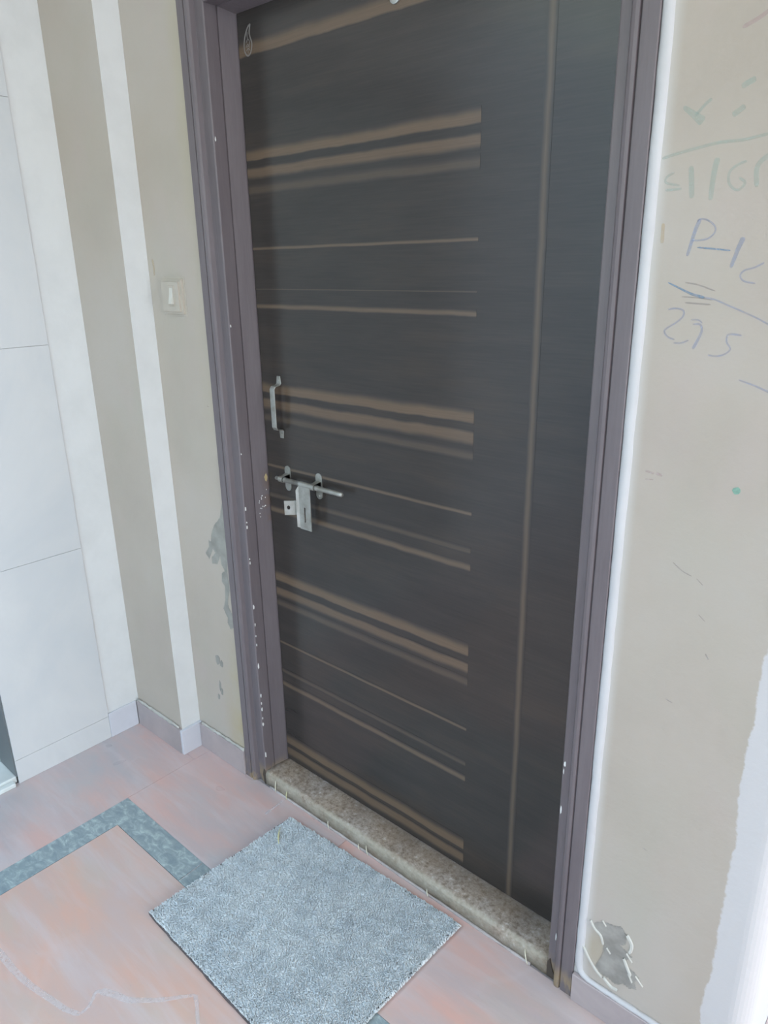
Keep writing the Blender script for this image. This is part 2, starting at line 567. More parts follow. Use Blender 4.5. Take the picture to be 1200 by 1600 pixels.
bm = bmesh.new()
box(bm, (-2.20, 0.605, 0), (-2.0245, PY, CZ))
box(bm, (-2.20, -0.42, 2.12), (-2.0245, 0.605, CZ))
box(bm, (-2.20, -2.60, 0), (-2.0245, -0.42, CZ))
wall_left = struct(link('wall_left', bm, WHITE), 'white plastered wall with marble cladding around a recessed opening')
J = [0.0, 0.079, 0.667, 1.261, 1.857, 2.452]
for z0, z1 in zip(J, J[1:]):
    bm = bmesh.new()
    box(bm, (-2.0240, 0.600, z0 + 0.0004), (-2.020, 0.897, z1 - 0.0004), 0.0005, seg=1)
    link('tile', bm, TILE, wall_left)
bm = bmesh.new()
box(bm, (-2.0240, 0.8975, 0.0), (-2.0185, PY - 0.012, 0.089), 0.001, seg=1)
tag(link('skirting_tile', bm, LAV, wall_left), 'pale lavender skirting tile')

# recessed lift opening at the far left
bm = bmesh.new()
box(bm, (-2.16, -0.42, 0.0), (-2.14, 0.085, 2.12), 0.002)
box(bm, (-2.16, 0.095, 0.0), (-2.14, 0.597, 2.12), 0.002)
door2 = struct(link('door_2', bm, LIFT), 'grey metal sliding door recessed in the left wall')
bm = bmesh.new()
box(bm, (-2.139, 0.5965, 0.0225), (-2.0255, 0.6045, 2.119), 0.001)
link('door_jamb', bm, mat_flat('dark_grey_metal', (0.16, 0.17, 0.175), 0.4, 0.5, 0.06, 6, 0.3), door2)
bm = bmesh.new()
box(bm, (-2.139, -0.40, 0.0), (-2.032, 0.599, 0.022), 0.003)
box(bm, (-2.031, -0.40, 0.0), (-2.012, 0.588, 0.014), 0.003)
struct(link('trim_2', bm, SILLWHITE), 'white marble threshold under the grey sliding door')

# skirtings of the door wall
bm = bmesh.new()
box(bm, (-2.018, PY - 0.011, 0), (-1.7685, PY, 0.088), 0.001, seg=1)
base = struct(link('baseboard_back', bm, SKIRT), 'mauve stone skirting along the door wall')
bm = bmesh.new()
box(bm, (-1.7565, WY - 0.011, 0), (-1.5355, WY, 0.083), 0.001, seg=1)
link('skirting_slab', bm, SKIRT, base)
bm = bmesh.new()
box(bm, (-0.4575, WY - 0.011, 0), (-0.176, WY, 0.070), 0.001, seg=1)
link('skirting_slab', bm, SKIRT, base)
bm = bmesh.new()
box(bm, (-1.7680, PY - 0.009, 0), (-1.757, WY, 0.086), 0.001, seg=1)
tag(link('skirting_tile', bm, LAV, base), 'pale lavender return tile on the side of the pier')
# lumpy mortar along the tops of the left skirtings
rnd = random.Random(3)
bm = bmesh.new()
pts = [(-2.015 + i * 0.0125, PY - 0.004, 0.090 + rnd.uniform(-.001, .001)) for i in range(20)]
tube(bm, pts, [0.0045 + rnd.uniform(-.0015, .002) for _ in pts], 7)
pts = [(-1.752 + i * 0.0108, WY - 0.004, 0.0845 + rnd.uniform(-.001, .001)) for i in range(21)]
tube(bm, pts, [0.004 + rnd.uniform(-.0015, .002) for _ in pts], 7)
tag(link('mortar_bead', bm, mat_flat('pale_mortar', (0.42, 0.40, 0.37), 0.85, 0.2), base, True), 'pale mortar bead on top of the skirting')

# white putty bead round the right bay: down the frame, then along the skirting
bm = bmesh.new()
zs = list(np.linspace(2.10, 0.11, 60))
path = [(-0.4505 + rnd.uniform(-.0005, .0005), WY + 0.0055, z) for z in zs] + [(-0.4495, WY + .004, 0.093), (-0.446, WY + 0.002, 0.081), (-0.438, WY, 0.074)]
path += [(x, WY - 0.003, 0.0725 + rnd.uniform(-.0006, .0006)) for x in np.linspace(-0.425, -0.18, 22)]
rr = [0.0108 + rnd.uniform(-.0005, .0005) for _ in zs] + [0.0095, 0.008, 0.007] + [0.0056 + rnd.uniform(-.0006, .0006) for _ in range(22)]
tube(bm, path, rr, 10)
struct(link('trim_1', bm, BEAD, None, True), 'rough white putty bead between the dark frame and the right wall')

# ------------------------------------------------------------------ setting: floor, ceiling, out-of-view walls
bm = bmesh.new()
box(bm, (-2.20, -2.75, -0.12), (3.6, 3.4, -0.004))
floor = struct(link('floor', bm, GROUT), 'pink marble slab floor with a grey-green marble border band')
G = 0.0004


def slab(x0, y0, x1, y1, mat, name='marble_slab', label=None):
    b_ = bmesh.new()
    box(b_, (x0 + G, y0 + G, -0.02), (x1 - G, y1 - G, 0.0), 0.0008, seg=1)
    o = link(name, b_, mat, floor)
    if label:
        o['label'] = label
    return o


BX0, BX1 = -1.7165, -1.640      # band running towards the camera
BY0, BY1 = 0.705, 0.780         # band parallel to the door
slab(-2.030, -0.62, BX0, 0.24, PINK_B)
slab(-2.030, 0.24, BX0, PY, PINK_B)
slab(-2.030, -2.70, BX0, -0.62, PINK_B)
slab(BX0, BY1, -1.12, WY + .002, PINK_B)
slab(-1.770, PY, BX0, WY, PINK_B)
slab(-1.12, BY1, -0.30, WY + .002, PINK_C)
slab(-0.30, BY1, 0.62, WY + .002, PINK_C)
slab(-0.138, WY + .002, 0.62, 2.2, PINK_C)
slab(-0.138, 2.2, 0.62, 3.38, PINK_B)
slab(BX1, -0.16, -0.66, BY0, PINK_A)
slab(-0.66, -0.16, 0.32, BY0, PINK_A)
slab(0.32, -0.16, 1.30, BY0, PINK_A)
slab(BX1, -1.02, -0.66, -0.16, PINK_A)
slab(-0.66, -1.02, 0.32, -0.16, PINK_A)
slab(0.32, -1.02, 1.30, -0.16, PINK_A)
slab(-1.716, -2.70, 3.44, -1.02, PINK_B)
slab(1.30, -1.02, 3.44, BY0, PINK_B)
slab(0.62, BY1, 3.44, 3.38, PINK_B)
GL = 'grey-green marble border strip'
slab(BX0, -1.02, BX1, 0.10, GREEN, 'border_strip', GL)
bm = bmesh.new()
extrude_profile(bm, [(BX0 + G, 0.10 + G), (BX1 - G, 0.10 + G), (BX1 - G, BY0 + G), (-1.346 - G, BY0 + G), (-1.346 - G, BY1 - G), (BX0 + G, BY1 - G)], -0.02, 0.0)
tag(link('border_strip', bm, GREEN, floor), GL)
slab(-1.346, BY0, -0.52, BY1, GREEN, 'border_strip', GL)
slab(-0.52, BY0, 0.40, BY1, GREEN, 'border_strip', GL)
slab(0.40, BY0, 3.44, BY1, GREEN, 'border_strip', GL)
fl = lambda a, b_, h: (a, b_, 0.00005 + h)
VEINS = [
    ([(-1.500, .322), (-1.473, .326), (-1.430, .328), (-1.385, .331), (-1.330, .340), (-1.278, .352), (-1.235, .362), (-1.202, .376)], (0.016, 0.010)),
    ([(-1.202, .376), (-1.204, .395), (-1.214, .411), (-1.222, .422), (-1.215, .433)], (0.006, 0.008)),
    ([(-1.218, .430), (-1.185, .446), (-1.155, .458), (-1.130, .478), (-1.104, .502), (-1.080, .530), (-1.057, .557)], (0.016, 0.007)),
    ([(-1.057, .557), (-1.040, .549), (-1.024, .539), (-0.985, .515)], (0.009, 0.007)),
    ([(-1.342, .707), (-1.344, .740), (-1.347, .778)], (0.003, 0.003)),
    ([(-1.364, 1.064), (-1.362, 1.035), (-1.360, .998)], (0.003, 0.010)),
]
for p_, w_ in VEINS:
    bm = bmesh.new()
    ribbon(bm, p_, list(w_), fl, 0.0002)
    link('white_vein', bm, VEIN, floor)

bm = bmesh.new()
box(bm, (-2.20, -0.55, CZ), (3.6, 3.4, CZ + 0.12))  # unseen ceiling, kept low, warm and short to steer the daylight
struct(link('ceiling', bm, CEIL), 'cream ceiling, set low and cut back to shape the daylight')
# parapet of the open balcony side, passage wall, unseen walls added to steer light
bm = bmesh.new()
box(bm, (-2.20, -2.75, -0.004), (3.6, -2.60, 0.85))
struct(link('wall_front', bm, WHITE), 'white parapet of the open side')
bm = bmesh.new()
box(bm, (0.35, -0.75, -0.004), (3.45, -0.60, CZ))  # added out of view to cut sky light on the right bay
struct(link('sky_block_wall', bm, WALL), 'unseen beige wall added to hold sky light off the right bay')
bm = bmesh.new()
box(bm, (-12, -8.2, -3.0), (14, -8.0, 6.2))  # added out of view, bounces warm light to the upper walls
struct(link('bounce_wall', bm, BOUNCE_WALL), 'unseen cream wall added to bounce warm light and cover the low sky')
bm = bmesh.new()
box(bm, (3.45, -2.60, -0.004), (3.6, 3.4, CZ))
struct(link('wall_right', bm, WALL), 'beige wall of the passage')

# ------------------------------------------------------------------ door frame
OPL, OPR = -1.455, -0.522       # clear opening
prof = [(-1.534, 1.30), (-1.534, 1.071), (-1.5325, 1.0695), (-1.5095, 1.0695), (-1.5080, 1.0735), (-1.5065, 1.0735), (-1.5050, 1.0690),
        (-1.5000, 1.0682), (-1.4950, 1.0695), (-1.4915, 1.0735), (-1.4895, 1.0845), (-1.4870, 1.0850), (-1.4580, 1.0815), (-1.4562, 1.0822), (OPL, 1.0840), (OPL, 1.1145),
        (-1.4590, 1.1155), (-1.4590, 1.1180), (-1.4553, 1.1192), (-1.4475, 1.1600), (-1.4475, 1.30)]
frame = empty('door_frame', (-0.9965, 1.18, 0))
tag(frame, 'dark mauve painted wooden door frame with moulded edge around the dark door', 'door frame')
bm = bmesh.new()
extrude_profile(bm, prof, 0.0, 2.0565)
left_jamb = tag(link('jamb', bm, FRAME, frame), 'left jamb, chipped along its edge')
bm = bmesh.new()
mir = [(-1.993 - x, y) if x < -1.487 else (-1.993 - x + 0.016, y) for x, y in prof]
extrude_profile(bm, mir, 0.0, 2.0565)
right_jamb = link('jamb', bm, FRAME, frame)
bm = bmesh.new()
# head: same moulding turned on its side, between the jambs
hp = [(y, 1.978 + (OPL - x)) for x, y in prof]
hp = [(y, min(z, 2.0565)) for y, z in hp]
extrude_profile(bm, hp, -1.4545, -0.5225, axis='x')
link('head', bm, FRAME, frame)


def chip(pts, place, parent, mat, name='paint_chip', th=0.0006):
    b_ = bmesh.new()
    vs = [b_.verts.new(place(a, c, th)) for a, c in pts]
    lo_ = [b_.verts.new(place(a, c, 0)) for a, c in pts]
    b_.faces.new(vs)
    b_.faces.new(lo_[::-1])
    for i in range(len(vs)):
        j = (i + 1) % len(vs)
        b_.faces.new((vs[i], vs[j], lo_[j], lo_[i]))
    return link(name, b_, mat, parent)


def blob(cx, cz, w, h, n=9, seed=0, jag=0.3):
    r_ = random.Random(seed)
    return [(cx + w * (1 + r_.uniform(-jag, jag)) * math.cos(2 * math.pi * i / n), cz + h * (1 + r_.uniform(-jag, jag)) * math.sin(2 * math.pi * i / n)) for i in range(n)]


jx = lambda a, c, h: (OPL + h, a, c)
k = 0
for z_, hh in ((0.859, .008), (0.822, .003), (0.809, .007), (0.719, .003), (0.707, .006), (0.578, .009), (0.525, .007), (0.490, .004), (0.462, .006),
               (0.395, .012), (0.30, .008), (0.275, .006), (0.255, .009), (0.225, .005), (0.205, .010), (1.005, .003), (0.10, .012), (1.32, .004), (1.72, .006)):
    k += 1
    link_pts = blob(1.0862, z_, 0.0016 if hh < .007 else 0.0022, hh * 0.75, 8, k, 0.35)
    chip(link_pts, jx, left_jamb, CHIP)
jx2 = lambda a, c, h: (-1.4475 - (1.16 - a) * 0.191 + h, a, c)
chip(blob(1.1545, 0.930, 0.0045, 0.009, 9, 50), jx2, left_jamb, mat_flat('bare_wood', (0.42, 0.32, 0.17), 0.7), 'keep_hole_wear')
for i in range(16):
    chip(blob(1.128 + rnd.random() * 0.026, 0.82 + rnd.random() * 0.09, 0.0009, 0.0016, 6, 70 + i), jx2, left_jamb, CHIP)
rx = lambda a, c, h: (a, 1.0695 - h, c)
ry = lambda a, c, h: (a + 0.016, 1.0812 - h, c)
lyf = lambda a, c, h: (a, 1.0812 - h, c)
for i, (x_, z_, w_, h_) in enumerate(((-0.5325, 0.545, .0022, .007), (-0.534, 0.528, .001, .006), (-0.5335, 0.438, .0018, .008), (-0.523, .118, .0012, .012),
                                      (-0.518, .108, .001, .009), (-0.512, .098, .001, .011), (-0.505, .082, .001, .009))):
    chip(blob(x_, z_, w_, h_, 7, 90 + i), ry, right_jamb, CHIP)
chip([(-0.5375, 0.0), (-0.5375, 0.040), (-0.532, 0.052), (-0.527, 0.030), (-0.520, 0.012), (-0.512, 0.0)], ry, right_jamb, DIRT, 'rotten_foot', 0.0015)
chip([(-1.462, 0.0), (-1.4555, 0.0), (-1.4555, 0.046), (-1.461, 0.052), (-1.467, 0.03)], lyf, left_jamb, DIRT, 'rotten_foot', 0.0015)

# ------------------------------------------------------------------ door leaf
LY = 1.162
door = empty('door_1', (-0.9965, LY, 0.05))
struct(door, 'dark brown laminated door with lighter tan horizontal streaks and steel hardware')
bm = bmesh.new()
box(bm, (-1.4460, LY, 0.0500), (-0.5305, LY + 0.034, 1.9770), 0.0012)
link('door_panel', bm, LEAF, door)
SX0, SX1 = -1.4455, -0.801
STR = [(1.884, 1.918, TANB), (1.6795, 1.708, TANB), (1.640, 1.668, TAND), (1.608, 1.6335, TANF), (1.4885, 1.4975, TANT), (1.400, 1.4035, TANF),
       (1.3555, 1.370, TANT), (1.1515, 1.184, TANB), (1.1075, 1.1405, TAND), (1.0785, 1.102, TANF), (0.9605, 0.971, TANT), (0.876, 0.893, TANF),
       (0.8355, 0.857, TANT), (0.634, 0.669, TANB), (0.588, 0.6195, TAND), (0.5575, 0.583, TANF), (0.442, 0.4525, TANT), (0.346, 0.362, TANF),
       (0.302, 0.323, TANT), (0.103, 0.139, TANB), (0.060, 0.096, TAND)]
for z0, z1, m_ in STR:
    bm = bmesh.new()
    box(bm, (SX0, LY - 0.0004, z0), (SX1, LY + 0.001, z1))
    link('veneer_stripe', bm, m_, door)
bm = bmesh.new()
box(bm, (-0.6815, LY - 0.0004, 0.0515), (-0.6620, LY + 0.001, 1.9755))
tag(link('veneer_stripe', bm, TANV, door), 'single upright tan stripe near the hinge side')

# pull handle: bent flat strap
bm = bmesh.new()
HX, HW = -1.3795, 0.0085
side = [(0.000, 1.199), (0.000, 1.181), (-0.004, 1.1765), (-0.019, 1.174), (-0.0225, 1.169), (-0.0225, 1.075), (-0.019, 1.069), (-0.004, 1.067), (0.000, 1.063), (0.000, 1.044)]
T = 0.0022
row = []
for i, (dy, z_) in enumerate(side):
    w_ = HW if 2 < i < 7 else (0.0085 if i not in (0, 9) else 0.0060)
    q, p = side[min(i + 1, 9)], side[max(i - 1, 0)]
    ty, tz = q[0] - p[0], q[1] - p[1]
    l_ = math.hypot(ty, tz)
    ny, nz = tz / l_, -ty / l_
    y_ = LY - 0.0006 + dy
    row.append([bm.verts.new((HX - w_, y_, z_)), bm.verts.new((HX + w_, y_, z_)),
                bm.verts.new((HX + w_, y_ + ny * T, z_ + nz * T)), bm.verts.new((HX - w_, y_ + ny * T, z_ + nz * T))])
for a, b_ in zip(row, row[1:]):
    for k in range(4):
        bm.faces.new((a[k], a[(k + 1) % 4], b_[(k + 1) % 4], b_[k]))
bm.faces.new(row[0][::-1])
bm.faces.new(row[-1])
bmesh.ops.bevel(bm, geom=bm.edges[:], offset=0.0006, segments=1, affect='EDGES')
handle = tag(link('pull_handle', bm, METAL, door), 'bent steel strap handle')


def disc(bm, c, r, y0, y1, n=16):
    tube(bm, [(c[0], y0, c[1]), (c[0], y0 + (y1 - y0) * 0.8, c[1]), (c[0], y1, c[1])], [r, r, r * 0.8], n)


for z_ in (1.189, 1.053):
    bm = bmesh.new()
    disc(bm, (HX, z_), 0.0032, LY - 0.0028, LY - 0.0045, 10)
    link('screw', bm, METAL, handle)

# slide bolt
RY, RZ = LY - 0.022, 0.9435
bm = bmesh.new()
tube(bm, [(-1.389, RY, RZ), (-1.387, RY, RZ), (-1.354, RY, RZ), (-1.354, RY, RZ), (-1.160, RY, RZ), (-1.154, RY, RZ), (-1.151, RY, RZ)],
     [0.0042, 0.0050, 0.0052, 0.0060, 0.0060, 0.0056, 0.0035], 18)
bolt = tag(link('slide_bolt', bm, METAL, door, False), 'steel slide bolt rod')
for p in bolt.data.polygons:
    p.use_smooth = len(p.vertices) == 4


def oval_plate(bm, cx, z0, z1, w, y0, y1, n=10):
    r = w / 2
    pts = [(cx + r * math.cos(t), z1 - r + r * math.sin(t)) for t in np.linspace(0, math.pi, n)] + \
          [(cx + r * math.cos(t), z0 + r + r * math.sin(t)) for t in np.linspace(math.pi, 2 * math.pi, n)]
    extrude_profile(bm, pts, y0, y1, axis='y')


for cx in (-1.3665, -1.2525):
    bm = bmesh.new()
    oval_plate(bm, cx, 0.908, 0.974, 0.0215, LY - 0.0022, LY - 0.0004)
    # raised strap that loops over the rod
    loop = [(LY - 0.002, RZ + 0.0095)] + [(RY + 0.0072 * math.sin(t) - 0.0008, RZ + 0.0078 * math.cos(t)) for t in np.linspace(0.35, 0.35 - math.pi - 0.7, 14)] + [(LY - 0.002, RZ - 0.0095)]
    inner = [(y + 0.0 if i in (0, 15) else RY - 0.0008 + (y - RY + 0.0008) * 0.82, z if i in (0, 15) else RZ + (z - RZ) * 0.82) for i, (y, z) in enumerate(loop)]
    extrude_profile(bm, loop + [(y, z + (-0.002 if i == 15 else 0.002 if i == 0 else 0)) for i, (y, z) in list(enumerate(inner))[::-1]], cx - 0.0075, cx + 0.0075, axis='x')
    br = link('bracket', bm, METAL, bolt)
for cx_, w_ in ((-1.354, .0022), (-1.298, .0022), (-1.236, .0022)):
    bm = bmesh.new()
    tube(bm, [(cx_ - w_, RY, RZ), (cx_ - w_, RY, RZ), (cx_ + w_, RY, RZ), (cx_ + w_, RY, RZ)], [0.0055, 0.0068, 0.0068, 0.0055], 16)
    link('collar', bm, METAL, bolt, False)
for cx_, z_ in ((-1.3665, 0.966), (-1.3665, 0.916), (-1.2525, 0.966), (-1.2525, 0.916)):
    bm = bmesh.new()
    disc(bm, (cx_, z_), 0.003, LY - 0.0021, LY - 0.0036, 10)
    link('screw', bm, METAL, bolt)
# hasp hanging from the rod, with a slot and a folded left edge
bm = bmesh.new()
HL, HR, HZ0, HZ1 = -1.2985, -1.2580, 0.8285, 0.9400
SL0, SL1, SZ0, SZ1 = -1.2815, -1.2768, 0.8475, 0.8870
fy0, fy1 = RY - 0.0065, RY - 0.0045


def plate(bm, x0, z0, x1, z1):
    box(bm, (x0, fy0, z0), (x1, fy1, z1))


xs = [HL, SL0, SL1, HR]
zs_ = [HZ0, SZ0, SZ1, HZ1]
for i in range(3):
    for j in range(3):
        if (i, j) == (1, 1):
            continue
        plate(bm, xs[i], zs_[j], xs[i + 1], zs_[j + 1])
bmesh.ops.remove_doubles(bm, verts=bm.verts, dist=1e-5)
# folded flange down the left edge, leaning out
v = [bm.verts.new(c) for c in ((HL, fy0, HZ0 + .002), (HL - 0.0065, fy0 - 0.004, HZ0 + .004), (HL - 0.0065, fy0 - 0.004, HZ1 - .012), (HL, fy0, HZ1),
                               (HL, fy1, HZ0 + .002), (HL - 0.005, fy1 - 0.004, HZ0 + .004), (HL - 0.005, fy1 - 0.004, HZ1 - .012), (HL, fy1, HZ1))]
for a in ((0, 1, 2, 3), (7, 6, 5, 4), (1, 5, 6, 2), (0, 4, 5, 1), (2, 6, 7, 3)):
    bm.faces.new([v[i] for i in a])
# sleeve round the rod that carries the hasp
ring = [(RY + 0.0072 * math.cos(t), RZ + 0.0072 * math.sin(t)) for t in np.linspace(0, 2 * math.pi, 17)[:-1]]
extrude_profile(bm, ring, HL, HR, axis='x')
link('hasp', bm, METAL, bolt)
# staple: base plate on the leaf, lug bent outwards with a padlock hole
bm = bmesh.new()
box(bm, (-1.3470, LY - 0.0022, 0.8480), (-1.3120, LY - 0.0004, 0.8860), 0.0004, seg=1)
ang = math.radians(40)


def lug(u, w, t):     # u along the lug, t thickness
    return (-1.3470 - u * math.cos(ang) + t * math.sin(ang), LY - 0.0012 - u * math.sin(ang) - t * math.cos(ang), w)


hole = [(0.016 + 0.0042 * math.cos(t), 0.867 + 0.0055 * math.sin(t)) for t in np.linspace(0, 2 * math.pi, 17)[:-1]]
outer = []
for t in np.linspace(0, 2 * math.pi, 17)[:-1]:
    c, s = math.cos(t), math.sin(t)
    sc_ = 1 / max(abs(c), abs(s))
    outer.append((0.0135 + 0.0135 * c * sc_, 0.866 + 0.019 * s * sc_))
for th0 in (0.0, 0.0018):
    a = [bm.verts.new(lug(u, w, th0)) for u, w in outer]
    b_ = [bm.verts.new(lug(u, w, th0)) for u, w in hole]
    for i in range(16):
        j = (i + 1) % 16
        bm.faces.new((a[i], a[j], b_[j], b_[i]))
    if th0 == 0.0:
        a0, b0 = a, b_
for i in range(16):
    j = (i + 1) % 16
    bm.faces.new((a0[i], a[i], a[j], a0[j]))
    bm.faces.new((b0[i], b0[j], b_[j], b_[i]))
link('staple', bm, METAL, bolt)

# door viewer: only its lower rim is in the photo
bm = bmesh.new()
disc(bm, (-0.992, 1.9075), 0.0125, LY - 0.0003, LY - 0.005, 24)
viewer = tag(link('door_viewer', bm, METAL, door), 'round metal peephole')
bm = bmesh.new()
disc(bm, (-0.992, 1.9075), 0.006, LY - 0.0048, LY - 0.006, 16)
link('lens', bm, GLASSB, viewer)

# ------------------------------------------------------------------ sill
bm = bmesh.new()
sp = [(1.300, 0.0), (1.0805, 0.0)] + [(1.0805 + 0.013 - 0.013 * math.cos(t), 0.034 + 0.012 * math.sin(t)) for t in np.linspace(0, math.pi / 2, 7)] + [(1.300, 0.0475)]
nseg = 60
rows = []
for i in range(nseg + 1):
    x_ = -1.4545 + (0.932) * i / nseg
    rows.append([bm.verts.new((x_, y + (rnd.uniform(-.0012, .0012) if 0 < j < 9 else 0), z + (rnd.uniform(-.0010, .0006) if 1 < j < 9 else 0))) for j, (y, z) in enumerate(sp)])
for a, b_ in zip(rows, rows[1:]):
    for k in range(len(sp)):
        bm.faces.new((a[k], a[(k + 1) % len(sp)], b_[(k + 1) % len(sp)], b_[k]))
bm.faces.new(rows[0])
bm.faces.new(rows[-1][::-1])
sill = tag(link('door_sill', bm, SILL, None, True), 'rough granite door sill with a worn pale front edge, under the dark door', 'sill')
bm = bmesh.new()
pts = [(x_, 1.0785, 0.0015) for x_ in np.linspace(-1.435, -0.56, 50)]
tube(bm, pts, [0.0034 + rnd.uniform(-.001, .001) for _ in pts], 8)
tag(link('grout_line', bm, GROUT, sill, True), 'pale grout line at the foot of the sill')

# ------------------------------------------------------------------ bell switch
sw = empty('bell_switch', (-1.682, WY, 1.336))
tag(sw, 'square ivory bell switch on the beige wall left of the door frame', 'switch')
bm = bmesh.new()
box(bm, (-1.730, WY - 0.0065, 1.3375), (-1.634, WY, 1.4320), 0.0)
bmesh.ops.bevel(bm, geom=[e for e in bm.edges if all(v.co.y < WY - 0.003 for v in e.verts)], offset=0.0055, segments=2, affect='EDGES')
link('back_plate', bm, PLASTIC, sw)
bm = bmesh.new()
box(bm, (-1.724, WY - 0.0130, 1.3435), (-1.641, WY - 0.006, 1.4260), 0.0)
bmesh.ops.bevel(bm, geom=[e for e in bm.edges if all(v.co.y < WY - 0.010 for v in e.verts)], offset=0.0055, segments=2, affect='EDGES')
link('cover_plate', bm, PLASTIC, sw)
bm = bmesh.new()
box(bm, (-1.6910, WY - 0.0142, 1.3620), (-1.6640, WY - 0.0125, 1.4110), 0.0008)
surr = link('rocker_surround', bm, PLASTIC, sw)
bm = bmesh.new()
rk = [(WY - 0.0138, 1.3665), (WY - 0.0215, 1.3675), (WY - 0.0170, 1.3870), (WY - 0.0146, 1.4065), (WY - 0.0138, 1.4065)]
extrude_profile(bm, rk, -1.6825, -1.6685, axis='x')
bmesh.ops.bevel(bm, geom=bm.edges[:], offset=0.0006, segments=1, affect='EDGES')
link('rocker', bm, ROCKER, sw)
sw.location.x += 0.022

# ------------------------------------------------------------------ paisley sticker on the leaf
st = empty('paisley_sticker', (-1.416, LY, 1.889))
tag(st, 'small pale paisley shaped sticker on the top left corner of the dark door', 'sticker')
dl = lambda a, c, h: (a, LY - 0.0003 - h, c)
OUT = [(-1.402, 1.944), (-1.411, 1.939), (-1.4195, 1.928), (-1.4255, 1.914), (-1.4265, 1.900), (-1.4215, 1.890), (-1.4145, 1.8865), (-1.4070, 1.890),
       (-1.4020, 1.899), (-1.4005, 1.909), (-1.4045, 1.919), (-1.4070, 1.928), (-1.4050, 1.937), (-1.402, 1.944)]
bm = bmesh.new()
ribbon(bm, OUT, 0.0036, dl, 0.0006)
link('outline', bm, STICK, st)
for sw_ in ([(-1.4135, 1.931), (-1.4145, 1.923), (-1.4120, 1.916)], [(-1.4190, 1.911), (-1.4130, 1.917), (-1.4075, 1.912), (-1.4100, 1.905), (-1.4160, 1.903)],
            [(-1.4200, 1.902), (-1.4140, 1.908), (-1.4080, 1.900)], [(-1.4195, 1.896), (-1.4135, 1.900), (-1.4070, 1.895)], [(-1.4135, 1.899), (-1.4138, 1.890)]):
    bm = bmesh.new()
    ribbon(bm, sw_, 0.0018, dl, 0.0005)
    link('swirl', bm, STICK, st)

# ------------------------------------------------------------------ crayon marks and bare patches of the wall
wl = lambda a, c, h: (a, WY - 0.0002 - h, c)


def mark(name, strokes, mat, parent, label=None):
    b_ = bmesh.new()
    for p_, w_ in strokes:
        ribbon(b_, p_, w_, wl, 0.0002)
    o = link(name, b_, mat, parent)
    if label:
        o['label'] = label
    return o


mark('crayon_letter', [([(-0.3795, 1.503), (-0.384, 1.490), (-0.388, 1.472), (-0.3915, 1.456)], (0.0055, 0.0042)),
                       ([(-0.3825, 1.500), (-0.379, 1.503), (-0.369, 1.501), (-0.359, 1.493), (-0.3585, 1.485), (-0.366, 1.478), (-0.377, 1.476), (-0.387, 1.476)], 0.0022)],
     BLUE, wall_back, 'blue crayon letter P')
mark('crayon_dash', [([(-0.379, 1.467), (-0.361, 1.465), (-0.335, 1.462)], 0.0022)], BLUED, wall_back, 'blue dash')
mark('crayon_letter', [([(-0.3205, 1.478), (-0.325, 1.466), (-0.328, 1.455), (-0.332, 1.440)], (0.0065, 0.0045))], BLUE, wall_back, 'blue crayon stroke like a 1')
mark('crayon_letter', [([(-0.291, 1.446), (-0.302, 1.440), (-0.314, 1.4365), (-0.3185, 1.430), (-0.313, 1.423), (-0.298, 1.420)], 0.0022)], BLUE, wall_back, 'faint blue letter c')
mark('crayon_line', [([(-0.414, 1.421), (-0.398, 1.414), (-0.380, 1.406), (-0.361, 1.401)], (0.0018, 0.0040))], BLUED, wall_back, 'long slanting blue line')
mark('crayon_line', [([(-0.363, 1.4015), (-0.348, 1.399), (-0.330, 1.392), (-0.307, 1.383), (-0.288, 1.375), (-0.276, 1.369), (-0.255, 1.362)], 0.0022)], BLUE, wall_back)
mark('crayon_digit', [([(-0.410, 1.384), (-0.399, 1.386), (-0.388, 1.383), (-0.388, 1.375), (-0.397, 1.366), (-0.409, 1.358), (-0.412, 1.353), (-0.406, 1.346), (-0.396, 1.3425)], 0.0024),
                      ([(-0.397, 1.338), (-0.386, 1.3385), (-0.376, 1.343)], 0.0022)], BLUE, wall_back, 'blue crayon digit 2')
mark('crayon_digit', [([(-0.376, 1.371), (-0.366, 1.371), (-0.360, 1.367)], 0.0018), ([(-0.373, 1.365), (-0.363, 1.365), (-0.3595, 1.357), (-0.363, 1.345), (-0.369, 1.331)], (0.002, 0.0045))],
     BLUE, wall_back, 'faint blue crayon digit 9')
mark('crayon_digit', [([(-0.306, 1.3525), (-0.319, 1.354), (-0.3255, 1.352)], 0.0026), ([(-0.325, 1.352), (-0.3245, 1.343), (-0.3185, 1.334), (-0.325, 1.3265), (-0.336, 1.323), (-0.347, 1.324)], 0.0022)],
     BLUE, wall_back, 'blue crayon digit 5')
mark('crayon_line', [([(-0.302, 1.293), (-0.281, 1.287), (-0.262, 1.280), (-0.245, 1.274)], (0.002, 0.0035))], BLUE, wall_back)
mark('pencil_scribble', [([(-0.390, 1.421), (-0.372, 1.418), (-0.348, 1.410)], 0.002), ([(-0.393, 1.402), (-0.374, 1.401), (-0.350, 1.398)], 0.0015),
                         ([(-0.387, 1.394), (-0.370, 1.393), (-0.352, 1.392)], 0.0022)], PENCIL, wall_back, 'grey pencil strokes')
